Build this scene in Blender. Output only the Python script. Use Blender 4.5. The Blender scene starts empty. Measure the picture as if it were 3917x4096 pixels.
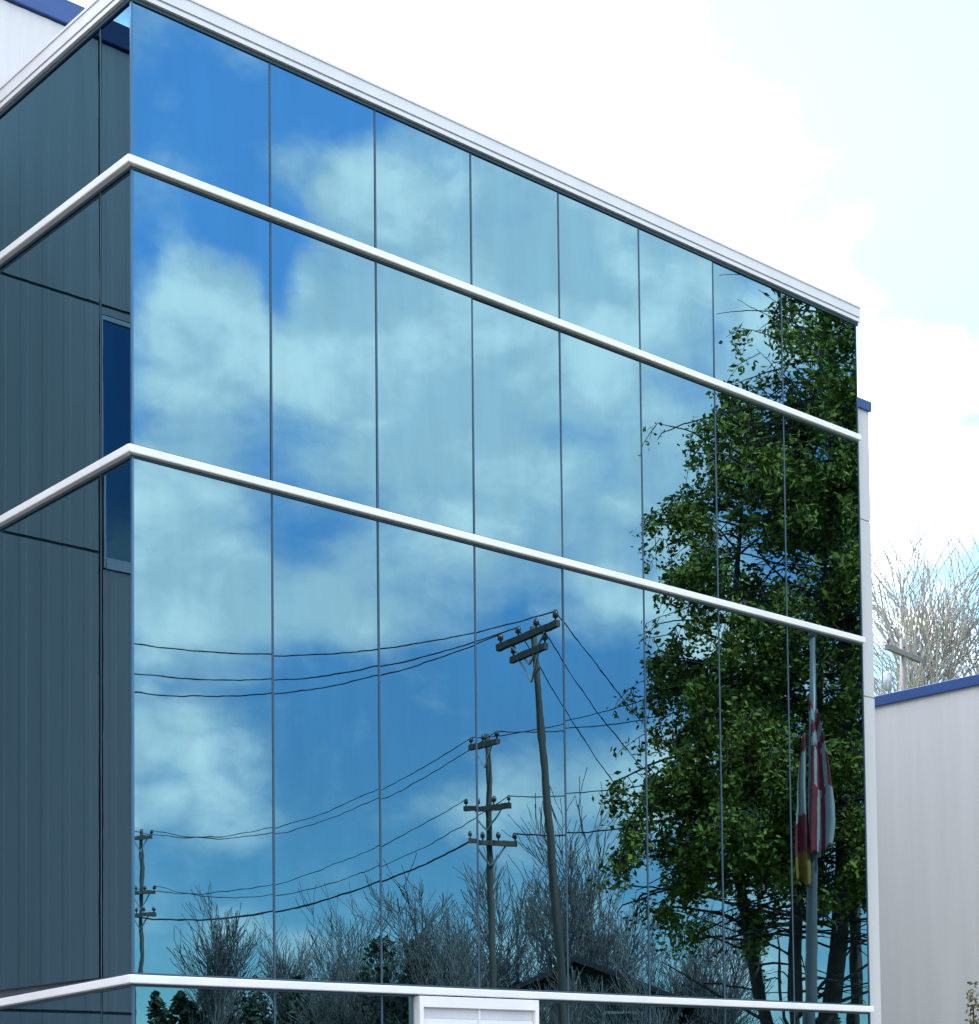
import bpy, math, random
from mathutils import Vector, Matrix
R = math.radians

# ------------------------------------------------------------------ camera, sky, sun, exposure
scene = bpy.context.scene
col = scene.collection
cam_d = bpy.data.cameras.new("camera")
cam = bpy.data.objects.new("camera", cam_d)
col.objects.link(cam)
scene.camera = cam
cam_d.sensor_width = 36.0
cam_d.lens = 64.54
cam_d.shift_x = -0.1656
cam_d.shift_y = 0.497
cam_d.clip_start = 0.1
cam_d.clip_end = 6000
YAW, PITCH, ROLL = 0.7949, 0.0462, -0.0152
fa = Vector((math.cos(YAW) * math.cos(PITCH), math.sin(YAW) * math.cos(PITCH), math.sin(PITCH)))
rt = Vector((math.sin(YAW), -math.cos(YAW), 0))
up = rt.cross(fa)
rx = rt * math.cos(ROLL) + up * math.sin(ROLL)
ux = up * math.cos(ROLL) - rt * math.sin(ROLL)
M = Matrix(((rx.x, ux.x, -fa.x, -9.806), (rx.y, ux.y, -fa.y, -18.096), (rx.z, ux.z, -fa.z, 1.65), (0, 0, 0, 1)))
cam.matrix_world = M

SUN_AZ, SUN_EL = 76.0, 54.0          # behind the building, counted from +X towards +Y
world = bpy.data.worlds.new("World")
scene.world = world
world.use_nodes = True


class Nodes:
    def __init__(self, tree):
        self.t = tree
        self.n = tree.nodes
        self.l = tree.links

    def add(self, kind, **kw):
        nd = self.n.new(kind)
        for k, v in kw.items():
            setattr(nd, k, v)
        return nd

    def put(self, sock, v):
        if hasattr(v, "is_linked") or hasattr(v, "links"):
            self.l.new(v, sock)
        else:
            sock.default_value = v

    def m(self, op, a, b=0.0, c=0.0, clamp=False):
        nd = self.add("ShaderNodeMath", operation=op, use_clamp=clamp)
        self.put(nd.inputs[0], a)
        self.put(nd.inputs[1], b)
        self.put(nd.inputs[2], c)
        return nd.outputs[0]

    def smooth(self, v, lo, hi, a=0.0, b=1.0):
        nd = self.add("ShaderNodeMapRange", interpolation_type='SMOOTHSTEP')
        for i, x in enumerate((v, lo, hi, a, b)):
            self.put(nd.inputs[i], x)
        return nd.outputs[0]

    def mix(self, f, a, b, blend='MIX'):
        nd = self.add("ShaderNodeMix", data_type='RGBA', blend_type=blend)
        self.put(nd.inputs[0], f)
        self.put(nd.inputs[6], a)
        self.put(nd.inputs[7], b)
        return nd.outputs[2]

    def noise(self, vec, scale, detail=4.0, rough=0.55, dist=0.0):
        nd = self.add("ShaderNodeTexNoise")
        if vec is not None:
            self.l.new(vec, nd.inputs["Vector"])
        nd.inputs["Scale"].default_value = scale
        nd.inputs["Detail"].default_value = detail
        nd.inputs["Roughness"].default_value = rough
        nd.inputs["Distortion"].default_value = dist
        return nd.outputs[0]


W = Nodes(world.node_tree)
for nd in list(W.n):
    W.n.remove(nd)
w_out = W.add("ShaderNodeOutputWorld")
bg = W.add("ShaderNodeBackground")
W.l.new(bg.outputs[0], w_out.inputs[0])
sky = W.add("ShaderNodeTexSky", sky_type='NISHITA')
sky.sun_disc = False
sky.sun_elevation = R(SUN_EL)
sky.sun_rotation = R(90 - SUN_AZ)
sky.air_density = 1.0
sky.dust_density = 0.3
sky.ozone_density = 1.6
tc = W.add("ShaderNodeTexCoord")
sp = W.add("ShaderNodeSeparateXYZ")
W.l.new(tc.outputs["Generated"], sp.inputs[0])
az = W.m('MULTIPLY', W.m('ARCTAN2', sp.outputs[1], sp.outputs[0]), 180 / math.pi)
el = W.m('MULTIPLY', W.m('ARCSINE', sp.outputs[2]), 180 / math.pi)
cv = W.add("ShaderNodeCombineXYZ")
W.l.new(W.m('MULTIPLY', az, 0.10), cv.inputs[0])
W.l.new(W.m('MULTIPLY', el, 0.145), cv.inputs[1])
rot = W.add("ShaderNodeVectorRotate", rotation_type='Z_AXIS')
W.l.new(cv.outputs[0], rot.inputs[0])
rot.inputs["Angle"].default_value = 0.5
n_big = W.noise(rot.outputs[0], 0.75, 8.0, 0.54, 0.45)
n_fine = W.noise(rot.outputs[0], 2.4, 8.0, 0.60, 0.4)
cl = W.m('ADD', W.m('MULTIPLY', n_big, 0.72), W.m('MULTIPLY', n_fine, 0.50))
wob = W.add("ShaderNodeVectorMath", operation='MULTIPLY_ADD')
nz = W.add("ShaderNodeTexNoise")
W.l.new(rot.outputs[0], nz.inputs["Vector"])
nz.inputs["Scale"].default_value = 2.2
nz.inputs["Detail"].default_value = 5.0
W.l.new(nz.outputs["Color"], wob.inputs[0])
wob.inputs[1].default_value = (0.34, 0.34, 0.34)
W.l.new(rot.outputs[0], wob.inputs[2])
vor = W.add("ShaderNodeTexVoronoi", feature='F1')
W.l.new(wob.outputs[0], vor.inputs["Vector"])
vor.inputs["Scale"].default_value = 2.1
vor.inputs["Detail"].default_value = 1.5
billow = W.m('SUBTRACT', 0.66, vor.outputs["Distance"])
cl = W.m('ADD', cl, W.m('MULTIPLY', billow, 0.24))
# cloud banks (+) and clear gaps (-): azimuth, elevation, half widths in degrees, weight
BANKS = [(-58.6, 28.4, 2.2, 1.9, -0.21), (-55.4, 29.2, 2.0, 1.2, -0.28), (-58.2, 25.3, 1.7, 0.8, -0.26),
         (-57.0, 24.0, 0.6, 1.3, -0.30), (-61.0, 23.9, 0.9, 1.5, -0.26), (-59.4, 21.6, 1.7, 2.6, 0.24),
         (-51.5, 22.5, 7.0, 6.0, 0.24), (-55.8, 15.6, 1.9, 1.1, 0.16), (-60.0, 17.0, 2.4, 2.8, 0.20),
         (-46.0, 18.0, 4.0, 6.0, 0.10), (-51.0, 12.8, 5.0, 1.6, -0.20), (-60.2, 10.6, 2.2, 1.5, 0.17),
         (-56.0, 7.4, 4.5, 2.0, -0.20), (-52.3, 9.4, 1.6, 1.0, 0.10), (-46.8, 10.2, 2.6, 1.8, 0.08),
         (48.0, 26.0, 14.0, 16.0, 0.42), (31.0, 35.0, 13.0, 14.0, -0.70), (-119.0, 24.0, 8.0, 5.0, -0.7), (-116.0, 13.5, 8.0, 3.5, 0.25), (-100.0, 62.0, 70.0, 20.0, 0.30), (-130.0, 25.0, 45.0, 22.0, 0.30), (150.0, 40.0, 45.0, 30.0, 0.22)]  # the wide banks closing the list are unseen clouds added to whiten ambient light
for a0, e0, sa, se, wt in BANKS:
    qa = W.m('POWER', W.m('ABSOLUTE', W.m('DIVIDE', W.m('SUBTRACT', az, a0), sa)), 2.0)
    qe = W.m('POWER', W.m('ABSOLUTE', W.m('DIVIDE', W.m('SUBTRACT', el, e0), se)), 2.0)
    g = W.m('EXPONENT', W.m('MULTIPLY', W.m('ADD', qa, qe), -1.0))
    cl = W.m('ADD', cl, W.m('MULTIPLY', g, wt))
cmask = W.m('MULTIPLY', W.smooth(cl, 0.47, 0.79), W.smooth(el, -1.0, 4.0))
SKY_STR = 0.12
skyc = W.mix(1.0, sky.outputs[0], (SKY_STR * 0.57, SKY_STR * 0.93, SKY_STR * 1.18, 1), 'MULTIPLY')
# thin haze low down, a clearer brighter belt above, then the darker zenith
belt = W.m('ADD', 0.68, W.m('SUBTRACT', W.smooth(el, 8.0, 30.0, 0.0, 1.1), W.smooth(el, 34.0, 60.0, 0.0, 0.9)))
bc = W.add("ShaderNodeCombineXYZ")
for k in range(3):
    W.l.new(belt, bc.inputs[k])
skyc = W.mix(1.0, skyc, bc.outputs[0], 'MULTIPLY')
# clouds near the sun are brighter
sd = Vector((math.cos(R(SUN_AZ)) * math.cos(R(SUN_EL)), math.sin(R(SUN_AZ)) * math.cos(R(SUN_EL)), math.sin(R(SUN_EL))))
dp = W.add("ShaderNodeVectorMath", operation='DOT_PRODUCT')
W.l.new(tc.outputs["Generated"], dp.inputs[0])
dp.inputs[1].default_value = sd
near = W.smooth(dp.outputs["Value"], 0.2, 1.0)
puff = W.smooth(W.m('ADD', W.noise(rot.outputs[0], 2.6, 7.0, 0.56, 0.3), W.m('MULTIPLY', billow, 0.45)), 0.36, 0.68)
ccol = W.mix(near, W.mix(puff, (0.66, 0.75, 0.82, 1), (1.06, 1.06, 1.06, 1)), (2.6, 2.6, 2.6, 1))
# towards the sun the veil thins out gradually
cmask = W.m('POWER', W.m('MAXIMUM', cmask, 0.0), W.smooth(sp.outputs[1], 0.0, 0.3, 1.0, 4.5))
final = W.mix(W.m('MULTIPLY', cmask, 0.85), skyc, ccol)
W.l.new(final, bg.inputs[0])
bg.inputs[1].default_value = 1.0

sun_d = bpy.data.lights.new("sun", 'SUN')
sun = bpy.data.objects.new("sun", sun_d)
col.objects.link(sun)
sun_d.energy = 3.6
sun_d.angle = R(0.53)
sun_d.color = (1.0, 0.955, 0.89)
sun.rotation_euler = (-sd).to_track_quat('-Z', 'Y').to_euler()
sun.location = sd * 60

scene.view_settings.view_transform = 'Standard'
scene.view_settings.look = 'None'
scene.view_settings.exposure = 1.86
scene.view_settings.gamma = 1.0
scene.cycles.max_bounces = 8
scene.cycles.glossy_bounces = 6
scene.cycles.transparent_max_bounces = 8
scene.cycles.caustics_reflective = False
scene.cycles.caustics_refractive = False


# ------------------------------------------------------------------ materials
def mat(name, base, rough=0.5, metal=0.0, var=0.0, scale=3.0, streak=False, bump=0.0, bscale=30.0, base2=None, spec=0.5):
    mm = bpy.data.materials.new(name)
    mm.use_nodes = True
    N = Nodes(mm.node_tree)
    b = N.n["Principled BSDF"]
    b.inputs["Roughness"].default_value = rough
    b.inputs["Metallic"].default_value = metal
    b.inputs["Specular IOR Level"].default_value = spec
    c = (*base, 1)
    co = N.add("ShaderNodeTexCoord").outputs["Object"]
    if var > 0:
        v = co
        if streak:
            mp = N.add("ShaderNodeMapping")
            mp.inputs["Scale"].default_value = (2.2, 2.2, 0.12)
            N.l.new(co, mp.inputs[0])
            v = mp.outputs[0]
        f = N.noise(v, scale, 5.0, 0.6)
        lo = base2 if base2 else tuple(x * (1 - var) for x in base)
        cc = N.mix(N.smooth(f, 0.32, 0.68), (*lo, 1), c)
        N.l.new(cc, b.inputs["Base Color"])
    else:
        b.inputs["Base Color"].default_value = c
    if bump > 0:
        bp = N.add("ShaderNodeBump")
        bp.inputs["Strength"].default_value = 1.0
        bp.inputs["Distance"].default_value = bump
        N.l.new(N.noise(co, bscale, 4.0), bp.inputs["Height"])
        N.l.new(bp.outputs[0], b.inputs["Normal"])
    return mm


def glass_mat(name, tint, wave=0.00055):
    """Mirror-coated tinted glazing: a coloured mirror with faint waviness."""
    mm = bpy.data.materials.new(name)
    mm.use_nodes = True
    N = Nodes(mm.node_tree)
    b = N.n["Principled BSDF"]
    b.inputs["Metallic"].default_value = 1.0
    film = N.add("ShaderNodeMapping")
    film.inputs["Scale"].default_value = (1.1, 1.1, 0.22)
    N.l.new(N.add("ShaderNodeTexCoord").outputs["Object"], film.inputs[0])
    streak = N.smooth(N.noise(film.outputs[0], 2.3, 6.0, 0.6), 0.30, 0.70)
    N.l.new(N.mix(streak, (tint[0] * 0.90 + 0.004, tint[1] * 0.90 + 0.004, tint[2] * 0.90 + 0.004, 1), (*tint, 1)), b.inputs["Base Color"])
    b.inputs["Specular Tint"].default_value = (0.55, 0.75, 0.85, 1)
    b.inputs["Roughness"].default_value = 0.0
    co = N.add("ShaderNodeTexCoord").outputs["Object"]
    bp = N.add("ShaderNodeBump")
    bp.inputs["Strength"].default_value = 1.0
    bp.inputs["Distance"].default_value = wave
    N.l.new(N.noise(co, 1.3, 2.5, 0.5), bp.inputs["Height"])
    N.l.new(bp.outputs[0], b.inputs["Normal"])
    return mm


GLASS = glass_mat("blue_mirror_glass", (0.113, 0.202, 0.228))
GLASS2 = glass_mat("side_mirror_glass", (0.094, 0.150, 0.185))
WHITE = mat("white_painted_aluminium", (0.80, 0.735, 0.715), 0.35, 0.0, 0.08, 1.5)
FASCIA = mat("white_fascia_metal", (0.66, 0.60, 0.60), 0.45, 0.0, 0.07, 1.2, True)
GROOVE = mat("grey_groove", (0.38, 0.37, 0.38), 0.6)
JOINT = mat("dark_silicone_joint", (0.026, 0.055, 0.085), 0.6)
PANEL = mat("pale_ribbed_metal", (0.54, 0.495, 0.485), 0.5, 0.0, 0.10, 0.9, True)
PANEL2 = mat("pale_grey_metal_wall", (0.515, 0.475, 0.465), 0.5, 0.0, 0.09, 0.7, True)
BLUE = mat("blue_coping_paint", (0.014, 0.052, 0.185), 0.4, 0.0, 0.12, 2.0)
DARK = mat("dark_gap", (0.10, 0.10, 0.105), 0.8)
ROOF = mat("grey_roof_membrane", (0.35, 0.35, 0.36), 0.9, 0, 0.15, 0.7)
BARK = mat("brown_grey_bark", (0.085, 0.07, 0.058), 0.9, 0, 0.35, 6.0, bump=0.01, bscale=25)
TWIG = mat("dark_twig_bark", (0.055, 0.050, 0.050), 0.9, 0, 0.3, 5.0)
BTWIG = mat("grey_twig_bark", (0.185, 0.185, 0.19), 0.9, 0, 0.3, 5.0)
SIDEJ = mat("grey_side_joint", (0.035, 0.055, 0.07), 0.5)
GLAREBARK = mat("glare_washed_bark", (0.34, 0.315, 0.27), 0.9, 0, 0.25, 5.0)  # bark colour lightened to stand in for sky glare over the far trees
LEAF = mat("green_leaf", (0.21, 0.24, 0.034), 0.7, 0, 0.6, 0.9, base2=(0.075, 0.125, 0.020), spec=0.2)
LEAF2 = mat("dark_evergreen_needles", (0.040, 0.065, 0.032), 0.7, 0, 0.6, 1.3, base2=(0.015, 0.03, 0.018))
LEAF3 = mat("olive_shrub_leaf", (0.16, 0.15, 0.05), 0.7, 0, 0.5, 3.0)
POLE = mat("weathered_wood_pole", (0.10, 0.09, 0.08), 0.85, 0, 0.35, 3.0, True)
STEEL = mat("galvanised_steel", (0.36, 0.38, 0.40), 0.4, 0.6, 0.15, 3.0)
CERAMIC = mat("brown_ceramic", (0.07, 0.05, 0.045), 0.25)
WIRE = mat("black_cable", (0.02, 0.02, 0.022), 0.6)
SHINGLE = mat("dark_roof_shingle", (0.030, 0.030, 0.034), 0.9, 0, 0.3, 6.0)
SIDING = mat("green_grey_siding", (0.055, 0.07, 0.062), 0.8, 0, 0.15, 1.0)
ALU = mat("silver_flagpole_paint", (0.13, 0.14, 0.155), 0.4, 0.0, 0.1, 2.0)
FRED = mat("red_flag_cloth", (0.20, 0.022, 0.032), 0.8, 0, 0.15, 4.0)
FWHITE = mat("white_flag_cloth", (0.34, 0.34, 0.36), 0.8, 0, 0.08, 4.0)
FNAVY = mat("navy_flag_cloth", (0.02, 0.03, 0.12), 0.8)
FGOLD = mat("gold_flag_cloth", (0.26, 0.14, 0.018), 0.8, 0, 0.15, 4.0)
GRASS = mat("mown_grass", (0.07, 0.11, 0.035), 0.95, 0, 0.4, 0.6, bump=0.02, bscale=20)
ASPH = mat("asphalt", (0.052, 0.052, 0.055), 0.9, 0, 0.25, 2.0, bump=0.004, bscale=60)
CONC = mat("concrete_paving", (0.36, 0.35, 0.33), 0.85, 0, 0.15, 1.5, bump=0.003, bscale=40)
PAINT = mat("white_road_paint", (0.75, 0.75, 0.73), 0.7, 0, 0.15, 6.0)
BRASS = mat("brushed_steel_handle", (0.5, 0.5, 0.52), 0.3, 1.0)
SCREEN = mat("door_glass_frit", (0.62, 0.63, 0.67), 0.3, 0.0, 0.05, 1.0)


# ------------------------------------------------------------------ mesh helpers
class MB:
    def __init__(self):
        self.v = []
        self.f = []
        self.mi = []

    def face(self, pts, mi=0):
        i = len(self.v)
        self.v.extend(tuple(p) for p in pts)
        self.f.append(tuple(range(i, i + len(pts))))
        self.mi.append(mi)

    def box(self, a, b, mi=0):
        x0, y0, z0 = a
        x1, y1, z1 = b
        i = len(self.v)
        self.v += [(x0, y0, z0), (x1, y0, z0), (x1, y1, z0), (x0, y1, z0), (x0, y0, z1), (x1, y0, z1), (x1, y1, z1), (x0, y1, z1)]
        for q in ((0, 3, 2, 1), (4, 5, 6, 7), (0, 1, 5, 4), (1, 2, 6, 5), (2, 3, 7, 6), (3, 0, 4, 7)):
            self.f.append(tuple(i + k for k in q))
            self.mi.append(mi)
        return self

    def hexa(self, p, mi=0):
        """box from eight explicit corners in the order of box()"""
        i = len(self.v)
        self.v += [tuple(q) for q in p]
        for q in ((0, 3, 2, 1), (4, 5, 6, 7), (0, 1, 5, 4), (1, 2, 6, 5), (2, 3, 7, 6), (3, 0, 4, 7)):
            self.f.append(tuple(i + k for k in q))
            self.mi.append(mi)
        return self

    def tube(self, pts, rad, n=6, mi=0, cap=True):
        pts = [Vector(p) for p in pts]
        if not hasattr(rad, "__len__"):
            rad = [rad] * len(pts)
        base = len(self.v)
        for k, p in enumerate(pts):
            d = (pts[min(k + 1, len(pts) - 1)] - pts[max(k - 1, 0)])
            if d.length < 1e-9:
                d = Vector((0, 0, 1))
            d.normalize()
            s = d.cross(Vector((0.31, 0.17, 0.93) if abs(d.z) < 0.9 else (1, 0.1, 0)))
            s.normalize()
            t = d.cross(s)
            for j in range(n):
                an = 2 * math.pi * j / n
                q = p + (s * math.cos(an) + t * math.sin(an)) * rad[k]
                self.v.append((q.x, q.y, q.z))
        for k in range(len(pts) - 1):
            for j in range(n):
                a = base + k * n + j
                b = base + k * n + (j + 1) % n
                self.f.append((a, b, b + n, a + n))
                self.mi.append(mi)
        if cap and n > 3:
            self.f.append(tuple(base + j for j in range(n))[::-1])
            self.mi.append(mi)
            e = base + (len(pts) - 1) * n
            self.f.append(tuple(e + j for j in range(n)))
            self.mi.append(mi)
        return self

    def build(self, name, mats, parent=None, smooth=False, bevel=0.0):
        me = bpy.data.meshes.new(name)
        me.from_pydata(self.v, [], self.f)
        if not isinstance(mats, (list, tuple)):
            mats = [mats]
        for x in mats:
            me.materials.append(x)
        if len(mats) > 1:
            me.polygons.foreach_set("material_index", self.mi)
        if smooth:
            me.polygons.foreach_set("use_smooth", [True] * len(me.polygons))
        me.update()
        o = bpy.data.objects.new(name, me)
        col.objects.link(o)
        if parent is not None:
            o.parent = parent
        if bevel > 0:
            bv = o.modifiers.new("bevel", 'BEVEL')
            bv.width = bevel
            bv.segments = 2
            bv.limit_method = 'ANGLE'
        return o


def tag(o, label=None, cat=None, group=None, kind=None):
    if label:
        o["label"] = label
    if cat:
        o["category"] = cat
    if group:
        o["group"] = group
    if kind:
        o["kind"] = kind
    return o


def thing(name, loc, label, cat, group=None):
    o = bpy.data.objects.new(name, None)
    o.empty_display_size = 0.3
    o.location = loc
    col.objects.link(o)
    return tag(o, label, cat, group)


def box_part(name, a, b, m, parent, bevel=0.0):
    return MB().box(a, b).build(name, m, parent, bevel=bevel)


# ------------------------------------------------------------------ the setting
def sheet(name, x0, y0, x1, y1, z, m):
    b = MB()
    b.face([(x0, y0, z), (x1, y0, z), (x1, y1, z), (x0, y1, z)])
    return tag(b.build(name, m), kind='structure')


sheet("ground", -2500, -2500, 2500, 2500, -0.12, GRASS)
sheet("parking_lot", -45, -26, 13.2, -2.8, -0.116, ASPH)
pv = MB().box((-30, -2.8, -0.3), (15.5, 4.4, 0.0))
tag(pv.build("pavement", CONC), kind='structure')
sheet("road", 17.9, -220, 21.6, -12.5, -0.112, ASPH)
lines = MB()
for k in range(11):
    x = -20 + k * 2.8
    lines.face([(x, -8.2, -0.111), (x + 0.1, -8.2, -0.111), (x + 0.1, -3.0, -0.111), (x, -3.0, -0.111)])
tag(lines.build("parking_markings", PAINT), kind='structure')

# ------------------------------------------------------------------ glass building
H1, H2, H3, HT = 12.13, 8.90, 3.10, 13.97
XS = [0.0, 1.775, 3.275, 4.775, 6.275, 7.775, 9.275, 10.775, 12.53]
D = 4.5
gb = thing("glass_building", (0, 0, 0), "blue mirror glass building face with white horizontal bands", "building")
rng = random.Random(7)
G = 0.011                       # half the joint between two panes


def pane(x0, x1, z0, z1, side=False):
    """one sheet of glazing with its own tiny tilt"""
    b = MB()
    tx = rng.uniform(-0.0014, 0.0014) * (x1 - x0)
    tz = rng.uniform(-0.0015, 0.0015) * min(z1 - z0, 3)
    o = [(-tx - tz), (tx - tz), (tx + tz), (-tx + tz)]
    if not side:
        pts = [(x0, o[0], z0), (x1, o[1], z0), (x1, o[2], z1), (x0, o[3], z1)]
        bk = [(p[0], p[1] + 0.03, p[2]) for p in pts]
    else:
        pts = [(o[0], x1, z0), (o[1], x0, z0), (o[2], x0, z1), (o[3], x1, z1)]
        bk = [(p[0] + 0.03, p[1], p[2]) for p in pts]
    b.hexa([pts[0], pts[1], bk[1], bk[0], pts[3], pts[2], bk[2], bk[3]])
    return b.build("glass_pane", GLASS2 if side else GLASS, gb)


rows = [(H1 + 0.06, HT), (H2 + 0.06, H1 - 0.06), (H3 + 0.065, H2 - 0.06), (0.12, H3 - 0.065)]
for ri, (z0, z1) in enumerate(rows):
    for i in range(8):
        x0, x1 = XS[i] + G, XS[i + 1] - G
        if i == 0:
            x0 = 0.02
        if ri == 3:
            if i == 2:
                x1 = 3.74
            elif i == 3:
                continue
            elif i == 4:
                pass
            if i == 3 or (x0 < 5.68 and x0 > 3.74):
                continue
        pane(x0, x1, z0, z1)
    if ri == 3:
        pane(5.69, 6.275 - G, z0, z1)
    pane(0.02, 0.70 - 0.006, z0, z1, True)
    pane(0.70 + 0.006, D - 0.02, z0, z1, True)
# dark joints and backing behind the panes
j = MB()
for x in XS[1:-1]:
    if x == 4.775:
        j.box((x - G - 0.002, -0.006, H3), (x + G + 0.002, 0.055, HT))
    else:
        j.box((x - G - 0.002, -0.006, 0.1), (x + G + 0.002, 0.055, HT))
j.build("mullion_joints", JOINT, gb)
j = MB().box((-0.005, 0.70 - 0.008, 0.1), (0.055, 0.70 + 0.008, HT))
j.build("mullion_joints", SIDEJ, gb)
box_part("corner_trim", (-0.010, -0.010, 0.0), (0.016, 0.016, HT), mat("corner_glass_edge", (0.05, 0.12, 0.18), 0.3, 0.6), gb)
box_part("end_trim", (12.53, -0.012, 0.0), (12.552, 0.2, HT), JOINT, gb)
core = MB().box((0.06, 0.06, 0.0), (12.5, D - 0.02, HT - 0.05))
core.build("core_wall", DARK, gb)
box_part("plinth", (-0.03, -0.03, 0.0), (12.54, 0.03, 0.11), WHITE, gb)


def band(h, half, depth, drop):
    """white bar wrapping the corner; on the side face it falls slightly away from the corner"""
    b = MB()
    x1 = 12.54
    y1 = D - 0.02
    lo, hi = h - half, h + half
    b.hexa([(-depth, -depth, lo), (x1, -depth, lo), (x1, 0.02, lo), (0.02, 0.02, lo),
            (-depth, -depth, hi), (x1, -depth, hi), (x1, 0.02, hi), (0.02, 0.02, hi)])
    b.hexa([(-depth, -depth, lo), (0.02, 0.02, lo), (0.02, y1, lo - drop), (-depth, y1, lo - drop),
            (-depth, -depth, hi), (0.02, 0.02, hi), (0.02, y1, hi - drop), (-depth, y1, hi - drop)])
    o = b.build("horizontal_band", WHITE, gb, bevel=0.012)
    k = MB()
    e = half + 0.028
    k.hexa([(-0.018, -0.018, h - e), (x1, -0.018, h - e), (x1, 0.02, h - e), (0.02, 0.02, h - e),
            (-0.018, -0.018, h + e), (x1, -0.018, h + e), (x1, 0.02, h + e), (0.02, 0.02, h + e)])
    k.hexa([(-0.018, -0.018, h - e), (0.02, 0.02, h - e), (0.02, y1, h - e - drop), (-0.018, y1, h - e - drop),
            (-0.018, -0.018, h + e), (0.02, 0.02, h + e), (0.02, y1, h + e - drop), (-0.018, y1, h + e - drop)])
    k.build("gap_shade_strip", JOINT, o)  # dark strip: joint gap plus the bar's shade and reflected underside, as colour
    return o


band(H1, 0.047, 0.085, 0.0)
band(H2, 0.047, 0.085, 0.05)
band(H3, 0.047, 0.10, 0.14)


# roof edge: reveal, drip trim, groove and fascia on both faces
def edge(name, z0, z1, out, m):
    b = MB()
    x1 = 12.59
    b.box((-out, -out, z0), (x1, 0.3, z1))
    b.box((-out, 0.3, z0), (0.3, D - 0.02, z1))
    return b.build(name, m, gb)


edge("roof_reveal", HT - 0.01, HT + 0.035, 0.022, JOINT)
edge("drip_trim", HT + 0.035, HT + 0.085, 0.062, FASCIA)
edge("fascia_groove", HT + 0.085, HT + 0.112, 0.052, GROOVE)
edge("fascia", HT + 0.112, HT + 0.255, 0.066, FASCIA)
edge("roof_edge_cap", HT + 0.255, HT + 0.285, 0.078, FASCIA)
box_part("roof", (0.3, 0.3, HT), (12.45, D - 0.02, HT + 0.12), ROOF, gb)

# white framed entrance door pair under the lowest band
dr = MB()
dr.box((3.76, -0.115, 0.0), (3.82, 0.05, 3.035)).box((5.61, -0.115, 0.0), (5.67, 0.05, 3.035)).box((3.82, -0.115, 2.90), (5.61, 0.05, 3.035))
door = dr.build("entrance_door", WHITE, gb, bevel=0.004)
box_part("transom_panel", (3.82, -0.05, 2.77), (4.70, 0.02, 2.90), FASCIA, door)
box_part("transom_panel", (4.73, -0.05, 2.77), (5.61, 0.02, 2.90), FASCIA, door)
box_part("mullion", (4.70, -0.08, 0.0), (4.73, 0.02, 2.90), WHITE, door)
for x0, x1, hx in ((3.83, 4.695, 4.62), (4.735, 5.60, 4.81)):
    lf = MB().box((x0, -0.07, 0.02), (x0 + 0.09, -0.02, 2.765)).box((x1 - 0.09, -0.07, 0.02), (x1, -0.02, 2.765))
    lf.box((x0 + 0.09, -0.07, 0.02), (x1 - 0.09, -0.02, 0.22)).box((x0 + 0.09, -0.07, 2.60), (x1 - 0.09, -0.02, 2.765))
    lf.build("door_leaf", WHITE, door, bevel=0.003)
    box_part("door_glass", (x0 + 0.09, -0.05, 0.22), (x1 - 0.09, -0.035, 2.60), GLASS, door)
    MB().tube([(hx, -0.07, 0.95), (hx, -0.12, 0.97), (hx, -0.12, 1.28), (hx, -0.07, 1.30)], 0.012, 8).build("handle", BRASS, door, True)


# ------------------------------------------------------------------ ribbed panel building behind and beside the glass
def ribbed(b, p0, p1, z0, z1, nrm, pitch=0.30, dep=0.005):
    """a corrugated sheet from p0 to p1 (2D), ribs standing out along nrm"""
    p0, p1, nrm = Vector(p0), Vector(p1), Vector(nrm)
    L = (p1 - p0).length
    d = (p1 - p0) / L
    s, prof = 0.0, []
    while s < L - 1e-6:
        for ds, o in ((0, 0), (0.10, 0), (0.13, dep), (0.20, dep), (0.23, 0)):
            if s + ds * pitch / 0.3 <= L:
                prof.append((s + ds * pitch / 0.3, o))
        s += pitch
    prof.append((L, 0))
    i = len(b.v)
    for s, o in prof:
        q = p0 + d * s + nrm * o
        b.v += [(q.x, q.y, z0), (q.x, q.y, z1)]
    for k in range(len(prof) - 1):
        a = i + 2 * k
        b.f.append((a, a + 2, a + 3, a + 1))
        b.mi.append(0)


pb = thing("panel_building", (-8, 7, 0), "tall pale ribbed metal building with blue coping behind the glass", "building")
OFF = (8, -7, 0)


def into(o, parent):
    """keep world coordinates under a moved parent"""
    o.parent = parent
    o.matrix_parent_inverse = Matrix.Translation(parent.location).inverted()
    return o


WH = 16.28
b = MB()
seams = [0.0, 3.0, 9.20, 12.60, WH]
for z0, z1 in zip(seams, seams[1:]):
    ribbed(b, (-24.0, D), (-3.78, D), z0 + 0.02, z1 - 0.02, (0, -1))
    if z0 != 9.20:
        ribbed(b, (-3.78, D), (-1.98, D), z0 + 0.02, 8.975 if z0 == 3.0 else z1 - 0.02, (0, -1))
    else:
        ribbed(b, (-3.78, D), (-1.98, D), 12.48, z1 - 0.02, (0, -1))
    ribbed(b, (-1.95, D), (13.0, D), z0 + 0.02, z1 - 0.02, (0, -1))
into(b.build("ribbed_wall", PANEL), pb)
bk = MB()
bk.box((-24, D + 0.02, 0), (13.0, D + 0.3, 8.95)).box((-24, D + 0.02, 12.5), (13.0, D + 0.3, WH))
bk.box((-24, D + 0.02, 8.95), (-3.80, D + 0.3, 12.5)).box((-1.96, D + 0.02, 8.95), (13.0, D + 0.3, 12.5))
bk.box((-24, D + 0.3, 0), (13.0, 22, WH - 0.1))
into(bk.build("backing_wall", DARK), pb)
cp = MB().box((-24.1, D - 0.06, WH), (13.06, D + 0.4, WH + 0.33))
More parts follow.
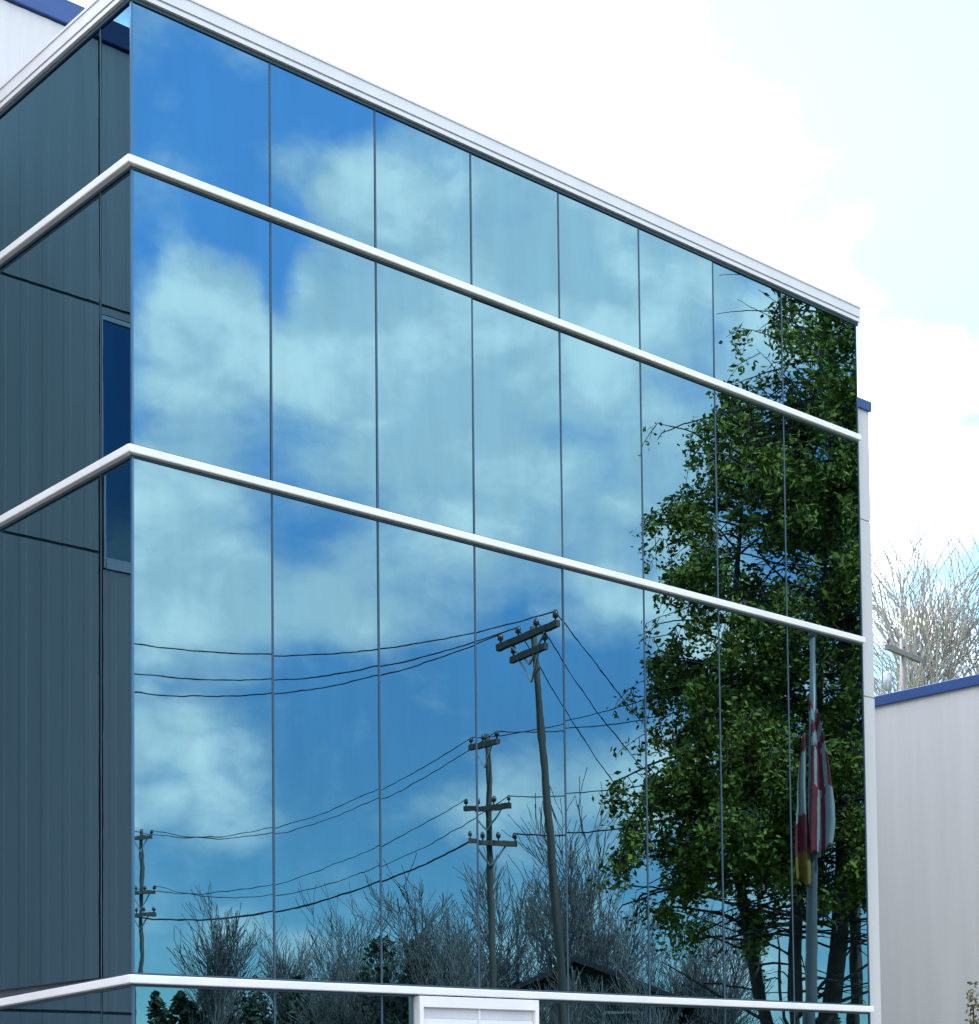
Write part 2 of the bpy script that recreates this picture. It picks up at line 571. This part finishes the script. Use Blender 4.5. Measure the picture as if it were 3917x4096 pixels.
into(cp.build("coping", BLUE, bevel=0.01), pb)
into(MB().box((-24, D + 0.4, WH), (13, 22, WH + 0.1)).build("roof", ROOF), pb)
# tall blue window
wf = MB()
wf.box((-3.78, D - 0.02, 9.0), (-3.74, D + 0.10, 12.46)).box((-2.015, D - 0.02, 9.0), (-1.985, D + 0.10, 12.46))
wf.box((-3.74, D - 0.02, 12.40), (-2.015, D + 0.10, 12.46)).box((-3.74, D - 0.03, 8.99), (-2.015, D + 0.10, 9.14))
win = into(wf.build("window", mat("window_frame_metal", (0.68, 0.70, 0.74), 0.4)), pb)
pn = MB().box((-3.74, D + 0.005, 9.14), (-2.015, D + 0.03, 12.40)).build("window_pane", GLASS2)
pn.parent = win
# end pier that closes the glass front on the right
pr = MB()
for z0, z1 in ((0.0, 8.06), (8.08, 10.90), (10.92, 12.70)):
    pr.box((12.60, 0.10, z0), (12.955, D - 0.02, z1))
pr.box((12.62, 0.12, 0.0), (12.935, D - 0.03, 12.70))
into(pr.build("end_pier", PANEL), pb)
into(MB().box((12.595, 0.06, 12.70), (12.99, D - 0.02, 12.86)).build("pier_coping", BLUE, bevel=0.006), pb)

# ------------------------------------------------------------------ low building to the right
lb = thing("low_building", (28, 9, 0), "low pale grey metal building with blue coping at the right", "building")
LH = 10.42
b = MB()
ribbed(b, (22, 18), (22, 3.5), 0.0, LH, (-1, 0), 0.45, 0.004)
ribbed(b, (22, 3.5), (34, 3.5), 0.0, LH, (0, -1), 0.45, 0.008)
into(b.build("metal_wall", PANEL2), lb)
into(MB().box((22.02, 3.52, 0), (34, 18, LH - 0.01)).build("backing_wall", PANEL2), lb)
cp = MB().box((21.93, 3.43, LH), (22.3, 18.05, LH + 0.23)).box((22.3, 3.43, LH), (34.05, 3.8, LH + 0.23))
into(cp.build("coping", BLUE, bevel=0.012), lb)
into(MB().box((22.3, 3.8, LH), (34, 18, LH + 0.05)).build("roof", ROOF), lb)


# ------------------------------------------------------------------ trees
def grow(rg, mb, p, d, length, rad, level, maxlevel, rmin, upw, kids, spread, tips):
    n = 4 if level < 2 else 3
    pts, rr = [p], [rad]
    q, dd = p.copy(), d.copy()
    for k in range(n):
        dd = (dd + Vector((rg.gauss(0, 0.10), rg.gauss(0, 0.10), rg.gauss(0, 0.06) + upw))).normalized()
        q = q + dd * (length / n)
        pts.append(q.copy())
        rr.append(max(rmin, rad * (1 - 0.62 * (k + 1) / n)))
    mb.tube(pts, rr, 6 if level == 0 else (4 if level == 1 else 3), cap=False)
    if level >= maxlevel:
        tips.append((q.copy(), dd.copy()))
        return
    for i in range(kids[level]):
        t = rg.uniform(0.25, 1.0) if level else rg.uniform(0.12, 1.0)
        k = min(n - 1, int(t * n))
        s = pts[k].lerp(pts[k + 1], t * n - k)
        ax = Vector((rg.gauss(0, 1), rg.gauss(0, 1), rg.gauss(0, 0.35)))
        ax = (ax - ax.dot(dd) * dd)
        if ax.length < 1e-3:
            continue
        ax.normalize()
        sp_ = spread * rg.uniform(0.6, 1.35)
        nd = (d * math.cos(sp_) + ax * math.sin(sp_)).normalized()
        grow(rg, mb, s, nd, length * rg.uniform(0.42, 0.66), max(rmin, rr[k] * 0.55), level + 1, maxlevel, rmin, upw, kids, spread, tips)


def bare_tree_mesh(seed, height, rad, rmin, kids, spread, upw=0.05, multi=1):
    rg = random.Random(seed)
    trunk, crown = MB(), MB()
    tips = []
    for s in range(multi):
        d = Vector((rg.gauss(0, 0.14), rg.gauss(0, 0.14), 1)).normalized() if multi > 1 else Vector((rg.gauss(0, 0.03), rg.gauss(0, 0.03), 1)).normalized()
        p = Vector((rg.gauss(0, 0.25), rg.gauss(0, 0.25), 0)) if multi > 1 else Vector((0, 0, 0))
        hh = height * rg.uniform(0.55, 0.68)
        n = 5
        pts, rr = [p], [rad]
        q = p.copy()
        for k in range(n):
            d = (d + Vector((rg.gauss(0, 0.05), rg.gauss(0, 0.05), 0.03))).normalized()
            q = q + d * hh / n
            pts.append(q.copy())
            rr.append(rad * (1 - 0.7 * (k + 1) / n))
        trunk.tube([p - Vector((0, 0, 0.3))] + pts, [rad * 1.15] + rr, 7)
        for i in range(kids[0]):
            t = rg.uniform(0.22, 1.0)
            k = min(n - 1, int(t * n))
            s_ = pts[k].lerp(pts[k + 1], t * n - k)
            an = rg.uniform(0, 2 * math.pi)
            sp_ = spread * rg.uniform(0.55, 1.2) * (1.1 - 0.5 * t)
            nd = Vector((math.cos(an) * math.sin(sp_), math.sin(an) * math.sin(sp_), math.cos(sp_)))
            grow(rg, crown, s_, nd, height * rg.uniform(0.20, 0.36), max(rmin, rr[k] * 0.6), 1, 3, rmin, upw, kids, spread, tips)
    return trunk, crown, tips


def make_bare(name, loc, seed, height, rad, rmin, kids, spread, label, group, upw=0.05, multi=1, bark=None, twig=None, cat="tree"):
    t = thing(name, loc, label, cat, group)
    tr, cr, _ = bare_tree_mesh(seed, height, rad, rmin, kids, spread, upw, multi)
    tr.build("trunk", bark or BARK, t, True)
    cr.build("crown", twig or BTWIG, t, True)
    return t


def copy_thing(o, loc, rz, sc, label, group=None):
    c = o.copy()
    col.objects.link(c)
    c.location = loc
    c.rotation_euler = (0, 0, rz)
    c.scale = (sc, sc, sc)
    c["label"] = label
    if group:
        c["group"] = group
    for ch in list(o.children):
        k = ch.copy()
        col.objects.link(k)
        k.parent = c
    return c


def leaf(mb, p, size, rg, mi=0, droop=0.0):
    n = Vector((rg.gauss(0, 1), rg.gauss(0, 1), rg.gauss(0, 1))).normalized()
    a = n.cross(Vector((rg.gauss(0, 1), rg.gauss(0, 1), rg.gauss(0, 1) - droop)))
    if a.length < 1e-3:
        return
    a.normalize()
    b_ = n.cross(a)
    a = a * size * rg.uniform(0.7, 1.3)
    b_ = b_ * size * rg.uniform(0.4, 0.75)
    i = len(mb.v)
    for q in (p - a, p + b_ * 0.9 - a * 0.1, p + a, p - b_ * 0.9 - a * 0.1):
        mb.v.append((q.x, q.y, q.z))
    mb.f.append((i, i + 1, i + 2, i + 3))
    mb.mi.append(mi)


# big leafy tree, its image fills the right end of the glass
def big_tree():
    t = thing("leafy_tree", (21.95, -9.65, -0.12), "tall dense green leafy tree on the lawn beside the flagpole", "tree")
    rg = random.Random(21)
    prof = [(3.6, 1.2), (4.8, 2.8), (5.5, 3.7), (6.5, 4.3), (7.5, 4.7), (10.2, 4.2), (13.3, 3.7), (17.0, 3.3), (20.7, 2.6), (24.0, 2.0), (26.4, 0.5)]

    def rz(z):
        for (a, ra), (c, rc) in zip(prof, prof[1:]):
            if a <= z <= c:
                return ra + (rc - ra) * (z - a) / (c - a)
        return 0.3
    trunk, limbs, lv = MB(), MB(), MB()
    stems = []
    for s in range(3):
        an = s * 2.1 + 0.5
        q = Vector((0.25 * math.cos(an), 0.25 * math.sin(an), 0))
        d = Vector((0.10 * math.cos(an), 0.10 * math.sin(an), 1))
        pts, rr = [], []
        hh = 25.5 if s == 0 else rg.uniform(18, 22)
        for k in range(15):
            pts.append(q.copy())
            rr.append(max(0.03, (0.26 if s == 0 else 0.19) * (1 - k / 15)))
            d = (d + Vector((rg.gauss(0, 0.035) - q.x * 0.02, rg.gauss(0, 0.035) - q.y * 0.02, 0.03))).normalized()
            q = q + d * hh / 14
        trunk.tube(pts, rr, 8)
        stems.append(pts)
    from mathutils import noise as mnoise
    for i in range(680):
        st = stems[rg.choice((0, 0, 1, 2))]
        tt = (0.15 + 0.84 * ((i * 0.61803) % 1.0)) * 14
        k = min(13, int(tt))
        p = st[k].lerp(st[k + 1], tt - k)
        an = rg.uniform(0, 2 * math.pi)
        reach = rz(p.z) * rg.uniform(0.55, 1.10)
        low = p.z < 5.2
        pts = [p]
        d = Vector((math.cos(an), math.sin(an), rg.uniform(-0.15, 0.6))).normalized()
        q = p.copy()
        L = max(0.4, reach)
        for k2 in range(6):
            q2 = q + d * L / 6
            ca = (q2.x * 0.70 + q2.y * 0.71)          # crown is a little flatter across the row of trees
            cb = (q2.x * 0.71 - q2.y * 0.70) * 1.25
            if math.hypot(ca, cb) > rz(q2.z) * (0.95 + 0.10 * math.sin(q2.z * 2.3 + an * 3)):
                q2 = q + Vector((d.x * 0.10, d.y * 0.10, -0.12)) * (L / 6)
            q = q2
            pts.append(q.copy())
            d = (d + Vector((rg.gauss(0, 0.10), rg.gauss(0, 0.10), -0.09 + rg.gauss(0, 0.07)))).normalized()
        rad0 = 0.012 + 0.006 * L
        if low and rg.random() < 0.8:
            continue
        limbs.tube(pts, [rad0 * (1 - 0.13 * m_) for m_ in range(7)], 4, cap=False)
        # hanging twigs with clumps of leaves, absent where the crown has a gap
        for c in range(int(6 + L * 4.2)):
            f = rg.uniform(0.22, 1.0) ** 0.8 * 6
            k2 = min(5, int(f))
            s0 = pts[k2].lerp(pts[k2 + 1], f - k2)
            tw = Vector((rg.gauss(0, 0.26), rg.gauss(0, 0.26), -rg.uniform(0.1, 0.85)))
            e = s0 + tw
            if mnoise.noise(Vector((e.x * 0.62, e.y * 0.62, e.z * 0.42))) > 0.15 + (0.10 if e.z < 12 else 0.0) - (0.10 if e.z > 13.5 else 0.0) - (0.05 if e.z > 18 else 0.0) or e.z < (6.4 if e.x * 0.71 + e.y * 0.70 > -0.8 else 4.6) + 1.3 * mnoise.noise(e * 0.5):
                continue
            limbs.tube([s0, s0.lerp(e, 0.5) + Vector((tw.x * 0.15, tw.y * 0.15, 0.05)), e], [0.012, 0.009, 0.006], 3, cap=False)
            cr_ = rg.uniform(0.07, 0.17)
            for m_ in range(rg.randint(9, 25)):
                w = rg.random()
                pp = s0.lerp(e, 0.25 + 0.8 * w) + Vector((max(-0.3, min(0.3, rg.gauss(0, cr_))), max(-0.3, min(0.3, rg.gauss(0, cr_))), max(-0.3, min(0.3, rg.gauss(0, cr_)))))
                leaf(lv, pp, rg.uniform(0.045, 0.105), rg, 0, 1.2)
    # low bare limbs arching out under the crown
    for i in range(9):
        an = rg.uniform(0, 2 * math.pi)
        p = Vector((0, 0, rg.uniform(2.2, 4.2)))
        pts = [p]
        d = Vector((math.cos(an), math.sin(an), rg.uniform(0.2, 0.8))).normalized()
        q = p.copy()
        for k in range(6):
            q = q + d * 0.6
            pts.append(q.copy())
            d = (d + Vector((rg.gauss(0, 0.12), rg.gauss(0, 0.12), 0.02))).normalized()
        limbs.tube(pts, [0.06 * (1 - 0.13 * m_) for m_ in range(7)], 5, cap=False)
    trunk.build("trunk", BARK, t, True)
    limbs.build("limbs", BARK, t, True)
    lv.build("crown", LEAF, t)
    return t


big_tree()

# bare trees across the street, seen in the glass
GB = "bare trees across the street"
proto = make_bare("bare_tree", (29.9, -47.5, -0.12), 3, 10.6, 0.14, 0.014, (20, 7, 6, 5), 0.42,
                  "bare tree with narrow upright crown beside the farthest utility pole", GB, 0.11)
proto2 = make_bare("bare_tree", (29.6, -31.0, -0.12), 5, 10.4, 0.11, 0.013, (16, 7, 6, 5), 0.52,
                   "wide many stemmed bare tree behind the utility pole with three crossarms", GB, 0.09, 3)
proto3 = make_bare("bare_tree", (29.87, -26.5, -0.12), 9, 11.0, 0.10, 0.013, (17, 7, 6, 5), 0.44,
                   "tallest bare tree with fine upright twigs behind the leaning pole", GB, 0.12, 2)
for src, loc, rz_, sc, lab in (
        (proto, (30.35, -43.0, -0.12), 1.3, 0.87, "slim bare tree second from the farthest utility pole"),
        (proto3, (30.9, -39.6, -0.12), 2.2, 0.86, "bare tree between the slim tree and the wide many stemmed one"),
        (proto3, (29.5, -34.5, -0.12), 4.0, 0.78, "short twiggy bare tree left of the wide many stemmed one"),
        (proto2, (32.0, -28.3, -0.12), 2.6, 0.92, "many stemmed bare tree in the middle of the row, set back"),
        (proto2, (31.9, -22.6, -0.12), 0.7, 0.77, "small many stemmed bare tree near the leafy tree"),
        (proto, (31.3, -22.0, -0.12), 3.3, 0.66, "shortest bare tree at the end of the row nearest the glass"),
        (proto2, (33.5, -52.0, -0.12), 4.4, 0.75, "many stemmed bare tree at the far end of the row"),
        (proto2, (24.6, -20.3, -0.12), 5.3, 0.55, "low many stemmed bare tree in front of the small house"),
        (proto3, (26.2, -19.3, -0.12), 1.1, 0.50, "little upright bare tree at the corner of the small house"),
        (proto3, (23.6, -23.9, -0.12), 3.4, 0.66, "upright bare tree close behind the utility pole with three crossarms"),
        (proto2, (32.4, -37.0, -0.12), 1.9, 0.80, "many stemmed bare tree behind the tallest loose evergreen"),
        (proto, (31.6, -45.2, -0.12), 5.1, 0.74, "slim bare tree rising out of a loose evergreen shrub"),
        (proto3, (28.6, -37.6, -0.12), 0.4, 0.72, "upright bare tree in front of the middle evergreens")):
    copy_thing(src, loc, rz_, sc, lab, GB)


# evergreen shrubs under them
def shrub_mesh(seed, h, r, n, size, pointy=0.7):
    rg = random.Random(seed)
    mb, st = MB(), MB()
    lobes = [(rg.uniform(-0.5, 0.5) * r, rg.uniform(-0.5, 0.5) * r, rg.uniform(0.45, 1.0) * h, rg.uniform(0.35, 0.7) * r) for _ in range(9)]
    for x, y, z, rr in lobes:
        st.tube([(x * 0.2, y * 0.2, -0.1), (x * 0.6, y * 0.6, z * 0.5), (x, y, z * 0.9)], [0.06, 0.04, 0.015], 5)
    for i in range(n):
        x, y, z, rr = rg.choice(lobes)
        t = rg.random() ** 0.7
        wd = rr * (1 - t) ** pointy + 0.08
        an = rg.uniform(0, 2 * math.pi)
        q = wd * math.sqrt(rg.random())
        p = Vector((x * (0.5 + 0.5 * t) + q * math.cos(an), y * (0.5 + 0.5 * t) + q * math.sin(an), 0.05 + t * z))
        leaf(mb, p, size * rg.uniform(0.6, 1.4), rg, 0, -1.5)
    return mb, st


def make_shrub(name, loc, seed, h, r, n, size, label, group, m, pointy=0.7, cat="shrub"):
    t = thing(name, loc, label, cat, group)
    a, s = shrub_mesh(seed, h, r, n, size, pointy)
    a.build("foliage", m, t)
    s.build("stem", TWIG, t)
    return t


GE = "evergreen shrubs across the street"
sh = make_shrub("evergreen_shrub", (29.7, -41.0, -0.12), 2, 8.1, 3.4, 7500, 0.16, "broad dark evergreen shrub below the slim bare tree", GE, LEAF2)
sh2 = make_shrub("evergreen_shrub", (30.0, -34.8, -0.12), 4, 8.2, 3.2, 7000, 0.14, "loose dark evergreen shrub in front of the short twiggy tree", GE, LEAF2, 0.6)
for src, loc, rz_, sc, lab in (
        (sh, (30.6, -50.5, -0.12), 2.0, 1.0, "dark evergreen shrub under the farthest bare tree"),
        (sh2, (31.5, -46.0, -0.12), 1.0, 0.92, "loose evergreen shrub between the two farthest bare trees"),
        (sh, (29.0, -27.6, -0.12), 0.6, 0.86, "dark evergreen shrub in front of the tallest bare tree"),
        (sh2, (29.5, -31.2, -0.12), 3.0, 0.86, "loose evergreen shrub in front of the wide many stemmed tree"),
        (sh, (31.6, -24.6, -0.12), 4.2, 0.78, "smallest dark evergreen shrub, beside the small many stemmed tree"),
        (sh2, (31.8, -37.6, -0.12), 5.0, 1.05, "tallest loose evergreen shrub in the middle of the row"),
        (sh, (33.2, -20.4, -0.12), 1.2, 0.62, "low dark evergreen shrub behind the leafy tree"),
        (sh2, (32.6, -17.6, -0.12), 2.2, 0.60, "low loose evergreen shrub behind the leafy tree")):
    copy_thing(src, loc, rz_, sc, lab, GE)

# bare trees behind the low building, seen directly
GD = "bare trees behind the low building"
make_bare("bare_tree", (52.3, 29.0, -0.12), 14, 27.4, 0.34, 0.026, (26, 7, 5, 4), 0.46,
          "tall pale bare tree rising behind the low building's blue coping", GD, 0.07, 1, GLAREBARK, GLAREBARK)
make_bare("bare_tree", (58.3, 30.6, -0.12), 17, 23.5, 0.30, 0.026, (22, 7, 5, 4), 0.62,
          "rounder, lower pale bare tree at the right edge of the photo", GD, 0.04, 1, GLAREBARK, GLAREBARK)
make_shrub("garden_shrub", (21.2, 4.25, -0.12), 8, 4.15, 0.6, 3200, 0.055, "olive green shrub at the foot of the low grey wall", None, LEAF3, 0.6)


# ------------------------------------------------------------------ utility poles and wires
def crossarm(root, c, half, z, w=0.055, ins=3, braces=True):
    c, half = Vector(c), Vector(half)
    a, b_ = c - half, c + half
    n = Vector((-half.y, half.x, 0)).normalized()
    arm = MB()
    off = n * 0.17
    p = [a + off - n * w, b_ + off - n * w, b_ + off + n * w, a + off + n * w]
    arm.hexa([(q.x, q.y, z - 0.07) for q in p] + [(q.x, q.y, z + 0.07) for q in p])
    o = arm.build("crossarm", POLE, root)
    tops = []
    for k in range(ins):
        t = -0.92 + 1.84 * k / (ins - 1)
        q = c + half * t + off
        i_ = MB()
        i_.tube([(q.x, q.y, z + 0.07), (q.x, q.y, z + 0.13), (q.x, q.y, z + 0.16), (q.x, q.y, z + 0.24), (q.x, q.y, z + 0.30)],
                [0.02, 0.02, 0.065, 0.06, 0.03], 8)
        i_.build("insulator", CERAMIC, o, True)
        tops.append(Vector((q.x, q.y, z + 0.28)))
    if braces:
        br = MB()
        for s in (-1, 1):
            q = c + half * 0.6 * s + off
            br.tube([(q.x, q.y, z - 0.05), (c.x + off.x * 0.7, c.y + off.y * 0.7, z - 0.62)], 0.028, 5)
        br.build("brace", STEEL, o)
    return tops


GP = "utility poles along the street"


def utility_pole(base, top, label, arms, r0=0.115, r1=0.075, extra=None):
    t = thing("utility_pole", (0, 0, 0), label, "utility pole", GP)
    base, top = Vector(base), Vector(top)
    n = 8
    MB().tube([base.lerp(top, k / n) for k in range(n + 1)], [r0 + (r1 - r0) * k / n for k in range(n + 1)], 10).build("pole", POLE, t, True)
    tops = []
    for half, z, ins in arms:
        c = base.lerp(top, (z - base.z) / (top.z - base.z))
        tops.append(crossarm(t, (c.x, c.y, 0), (*half, 0), z, ins=ins))
    if extra:
        zc = extra
        c = base.lerp(top, (zc - base.z) / (top.z - base.z))
        MB().tube([(c.x - 0.3, c.y, zc - 0.4), (c.x - 0.3, c.y, zc + 0.35), (c.x - 0.3, c.y, zc + 0.45)], [0.2, 0.2, 0.06], 12).build("transformer", STEEL, t, True)
    return tops


pA = utility_pole((17.0, -11.82, -0.12), (16.05, -11.97, 12.15), "leaning utility pole with one high crossarm and V braces",
                  [((-0.20, 1.24), 11.93, 4), ((-0.12, 0.72), 11.55, 2)])
pB = utility_pole((22.6, -21.4, -0.12), (22.3, -21.25, 12.1), "utility pole with three crossarms in front of bare trees",
                  [((-0.04, 0.74), 11.75, 3), ((0.30, 0.72), 10.0, 4), ((0.62, 0.35), 9.02, 4)], 0.115, 0.08)
pC = utility_pole((26.0, -47.5, -0.12), (25.9, -47.15, 12.75), "farthest utility pole, seen at the left edge of the glass",
                  [((0.36, 0.32), 12.4, 3), ((0.45, 0.42), 10.2, 4), ((0.45, 0.42), 9.38, 4)], 0.115, 0.08)
pE = utility_pole((42.3, -29.5, -0.12), (42.3, -29.5, 12.2), "utility pole hidden behind the leafy tree, far down the street",
                  [((0.8, 0.7), 11.9, 4)])


def wire(a, b_, sag, label, r=0.016, n=28, group="overhead wires between the poles"):
    a, b_ = Vector(a), Vector(b_)
    pts = []
    for k in range(n + 1):
        t = k / n
        p = a.lerp(b_, t)
        p.z -= sag * 4 * t * (1 - t)
        pts.append(p)
    return tag(MB().tube(pts, r, 4).build("overhead_wire", WIRE), label, "wire", group)


A1 = pA[0]
# spans that run from the leaning pole to the left, past the corner of the glass
FAR = [Vector((3.0, -27.6, 17.55)), Vector((3.8, -28.4, 17.1)), Vector((4.6, -29.2, 16.55))]
GLW = "wires running left from the leaning pole"
for q, e, s in zip((A1[3], A1[1], A1[0]), FAR, (2.69, 2.85, 2.85)):
    wire(q, e, s, "sagging black wire running left from the leaning pole's crossarm", 0.016, group=GLW)
t = thing("utility_pole", (0, 0, 0), "utility pole past the corner of the glass, carrying three long wires", "utility pole", GP)
MB().tube([(3.8, -28.4, -0.12), (3.8, -28.4, 7), (3.8, -28.4, 17.1)], [0.17, 0.14, 0.11], 10).build("pole", POLE, t, True)
b = MB()
b.tube([FAR[0] - Vector((0, 0, 0.25)), FAR[1] - Vector((0, 0, 0.1)), FAR[2] - Vector((0, 0, 0.0))], 0.07, 6)
b.build("crossarm", POLE, t)
# spans from the leaning pole down the street to the right
for q, e, s in zip(A1[1:], pE[0][1:], (2.3, 1.6, 0.9)):
    wire(q, e, s, "long wire dropping away from the leaning pole behind the leafy tree", 0.015, group="wires dropping right from the leaning pole")
# spans between the three-arm pole and the farthest pole
for k, s in ((0, 1.25), (2, 1.35)):
    wire(pB[0][k], pC[0][k], s, "upper wire between the three-arm pole and the farthest pole", group="upper wires to the farthest pole")
for k, s in ((0, 1.2), (3, 1.4)):
    wire(pB[1][k], pC[1][k], s, "middle wire between the three-arm pole and the farthest pole", group="middle wires to the farthest pole")
wire(pB[2][0] - Vector((0, 0, 0.3)), pC[2][0] - Vector((0, 0, 0.3)), 0.95, "thick low cable between the three-arm pole and the farthest pole", 0.036)
# spans from the three-arm pole to the right behind the leafy tree
NEAR = Vector((24.5, -10.5, 13.4))
wire(pB[0][0], NEAR, 0.5, "upper wire from the three-arm pole rising towards the leafy tree", 0.016)
wire(pB[0][2], NEAR + Vector((0.6, 0.2, -0.7)), 0.6, "second wire from the three-arm pole towards the leafy tree", 0.016)
wire(pB[1][3], NEAR + Vector((0.3, 0.1, -2.6)), 0.5, "middle wire from the three-arm pole towards the leafy tree", 0.016)
wire(pB[2][3], NEAR + Vector((0.3, 0.1, -3.4)), 0.6, "lowest wire from the three-arm pole towards the leafy tree", 0.022)
t = thing("utility_pole", (0, 0, 0), "utility pole standing just behind the leafy tree", "utility pole", GP)
MB().tube([(24.8, -10.4, -0.12), (24.8, -10.4, 7), (24.8, -10.4, 13.4)], [0.17, 0.14, 0.11], 10).build("pole", POLE, t, True)
MB().tube([NEAR - Vector((0.6, 0.2, 0.1)), NEAR + Vector((1.2, 0.4, -0.1))], 0.06, 6).build("crossarm", POLE, t)

# utility pole seen directly, over the low building
t = thing("utility_pole", (37.6, 18.55, -0.12), "pale utility pole with one crossarm above the low building's coping", "utility pole")
PW = mat("pale_weathered_pole", (0.14, 0.13, 0.125), 0.85, 0, 0.2, 3.0)
MB().tube([(0, 0, 0), (0, 0, 9), (0.02, 0.05, 16.9)], [0.17, 0.13, 0.10], 10).build("pole", PW, t, True)
o = MB().box((-1.17, -0.07, 16.32), (1.17, 0.07, 16.48)).build("crossarm", PW, t)
o.rotation_euler = (0, 0, R(10))
for k in (-1.05, 0.0, 1.05):
    MB().tube([(k, 0, 16.47), (k, 0, 16.55), (k, 0, 16.58), (k, 0, 16.70)], [0.02, 0.02, 0.06, 0.04], 8).build("insulator", CERAMIC, o, True)
MB().tube([(-0.38, 0.38, 15.2), (-0.38, 0.38, 15.75), (-0.38, 0.38, 15.82)], [0.13, 0.13, 0.05], 10).build("transformer", STEEL, t, True)

# ------------------------------------------------------------------ flagpole and two limp flags
fp = thing("flagpole", (17.46, -5.56, -0.12), "silver grey flagpole on the lawn in front of the leafy tree", "flagpole")
MB().tube([(0, 0, 0), (-0.03, 0.12, 4), (-0.07, 0.30, 8), (-0.09, 0.38, 10.9)], [0.15, 0.125, 0.09, 0.055], 12).build("pole", ALU, fp, True)
MB().tube([(-0.09, 0.38, 10.86), (-0.09, 0.38, 10.93), (-0.09, 0.38, 11.0), (-0.09, 0.38, 11.06)], [0.03, 0.08, 0.08, 0.02], 10).build("finial", ALU, fp, True)
MB().box((-0.3, -0.3, 0.0), (0.3, 0.3, 0.14)).build("base", CONC, fp)


def limp_flag(base, z0, z1, width, phase, cols, label, side, mats):
    """soft hanging cloth gathered at the halyard: a few broad folds that open downwards"""
    rows, ncol = 36, 24
    mb = MB()
    sx, sy = side
    grid = []
    for i in range(rows + 1):
        t = i / rows
        line = []
        spread = width * (0.34 + 0.66 * math.sin(min(1.0, t * 1.35) * math.pi / 2)) * (1 - 0.18 * max(0, t - 0.8) / 0.2)
        for k in range(ncol + 1):
            u = k / ncol
            fold = 0.085 * math.sin(u * 7.5 + phase + 0.9 * t) * (0.5 + 0.5 * t)
            along = u * spread + 0.03 * math.sin(t * 5 + u * 2)
            z = z0 + (z1 - z0) * (t * (1 - 0.16 * u) + 0.10 * u) + 0.05 * math.sin(u * 9 + phase)
            line.append((sx * along - sy * fold, sy * along + sx * fold, z))
        grid.append(line)
    for line in grid:
        mb.v.extend(line)
    w_ = ncol + 1
    for i in range(rows):
        for k in range(ncol):
            mb.f.append((i * w_ + k, i * w_ + k + 1, (i + 1) * w_ + k + 1, (i + 1) * w_ + k))
            mb.mi.append(cols(i / rows, k / ncol))
    o = mb.build("limp_flag", mats, None, True)
    o.location = base
    sol = o.modifiers.new("cloth", 'SOLIDIFY')
    sol.thickness = 0.006
    return tag(o, label, "flag")


def stripes(t, u):
    if t < 0.30:
        return int(t * 13 + u * 2.5) % 2
    return (0, 0, 1, 0, 1, 1)[min(5, int((u + 0.10 * (t - 0.6)) * 6))] if t > 0.55 else (0, 1, 0, 0, 1, 0)[min(5, int(u * 6))]


limp_flag((17.24, -5.20, 0), 9.55, 6.45, 0.52, 0.4, stripes, "limp flag with red and white stripes on the flagpole", (0.68, 0.62), [FRED, FWHITE, FNAVY])
limp_flag((17.24, -5.26, 0), 9.0, 5.85, 0.33, 2.0, lambda t, u: (1 if int(t * 9) % 2 else 0) if t < 0.22 else (1 if t < 0.48 + 0.1 * u else (0 if t < 0.74 + 0.08 * u else 2)),
          "limp flag, white above, then red, gold along its lower edge", (-0.66, -0.60), [FRED, FWHITE, FGOLD])

# ------------------------------------------------------------------ house across the street
hs = thing("house", (27.8, -23.6, -0.45), "small gabled house with dark shingle roof behind the leaning pole", "house")
ang = math.atan2(3.6, 3.7)
hs.rotation_euler = (0, 0, ang)
L_, Wd, EV, RG = 2.9, 2.0, 5.35, 6.5
b = MB()
b.face([(-L_, -Wd, 0), (L_, -Wd, 0), (L_, -Wd, EV), (0, -Wd, RG - 0.15), (-L_, -Wd, EV)])
b.face([(-L_, Wd, 0), (-L_, Wd, EV), (0, Wd, RG - 0.15), (L_, Wd, EV), (L_, Wd, 0)])
b.face([(-L_, -Wd, 0), (-L_, -Wd, EV), (-L_, Wd, EV), (-L_, Wd, 0)])
b.face([(L_, -Wd, 0), (L_, Wd, 0), (L_, Wd, EV), (L_, -Wd, EV)])
b.build("wall", SIDING, hs)
b = MB()
for s in (-1, 1):
    x0, x1 = 0.0, s * (L_ + 0.5)
    z0, z1 = RG, EV - 0.22
    b.hexa([(x0, -Wd - 0.5, z0 - 0.16), (x1, -Wd - 0.5, z1 - 0.16), (x1, Wd + 0.5, z1 - 0.16), (x0, Wd + 0.5, z0 - 0.16),
            (x0, -Wd - 0.5, z0), (x1, -Wd - 0.5, z1), (x1, Wd + 0.5, z1), (x0, Wd + 0.5, z0)])
rf_ = b.build("roof", SHINGLE, hs)
for x in (-2.0, 0.8):
    for s in (-1, 1):
        y = s * (Wd + 0.03)
        f = MB().box((x, y - 0.03, 3.6), (x + 1.2, y + 0.03, 5.0)).build("window", WHITE, hs)
        MB().box((x + 0.08, y - 0.04, 3.68), (x + 1.12, y + 0.04, 4.92)).build("window_pane", GLASS2, f)
MB().box((-0.4, Wd + 0.01, 0.1), (0.5, Wd + 0.06, 2.2)).build("door", WHITE, hs)
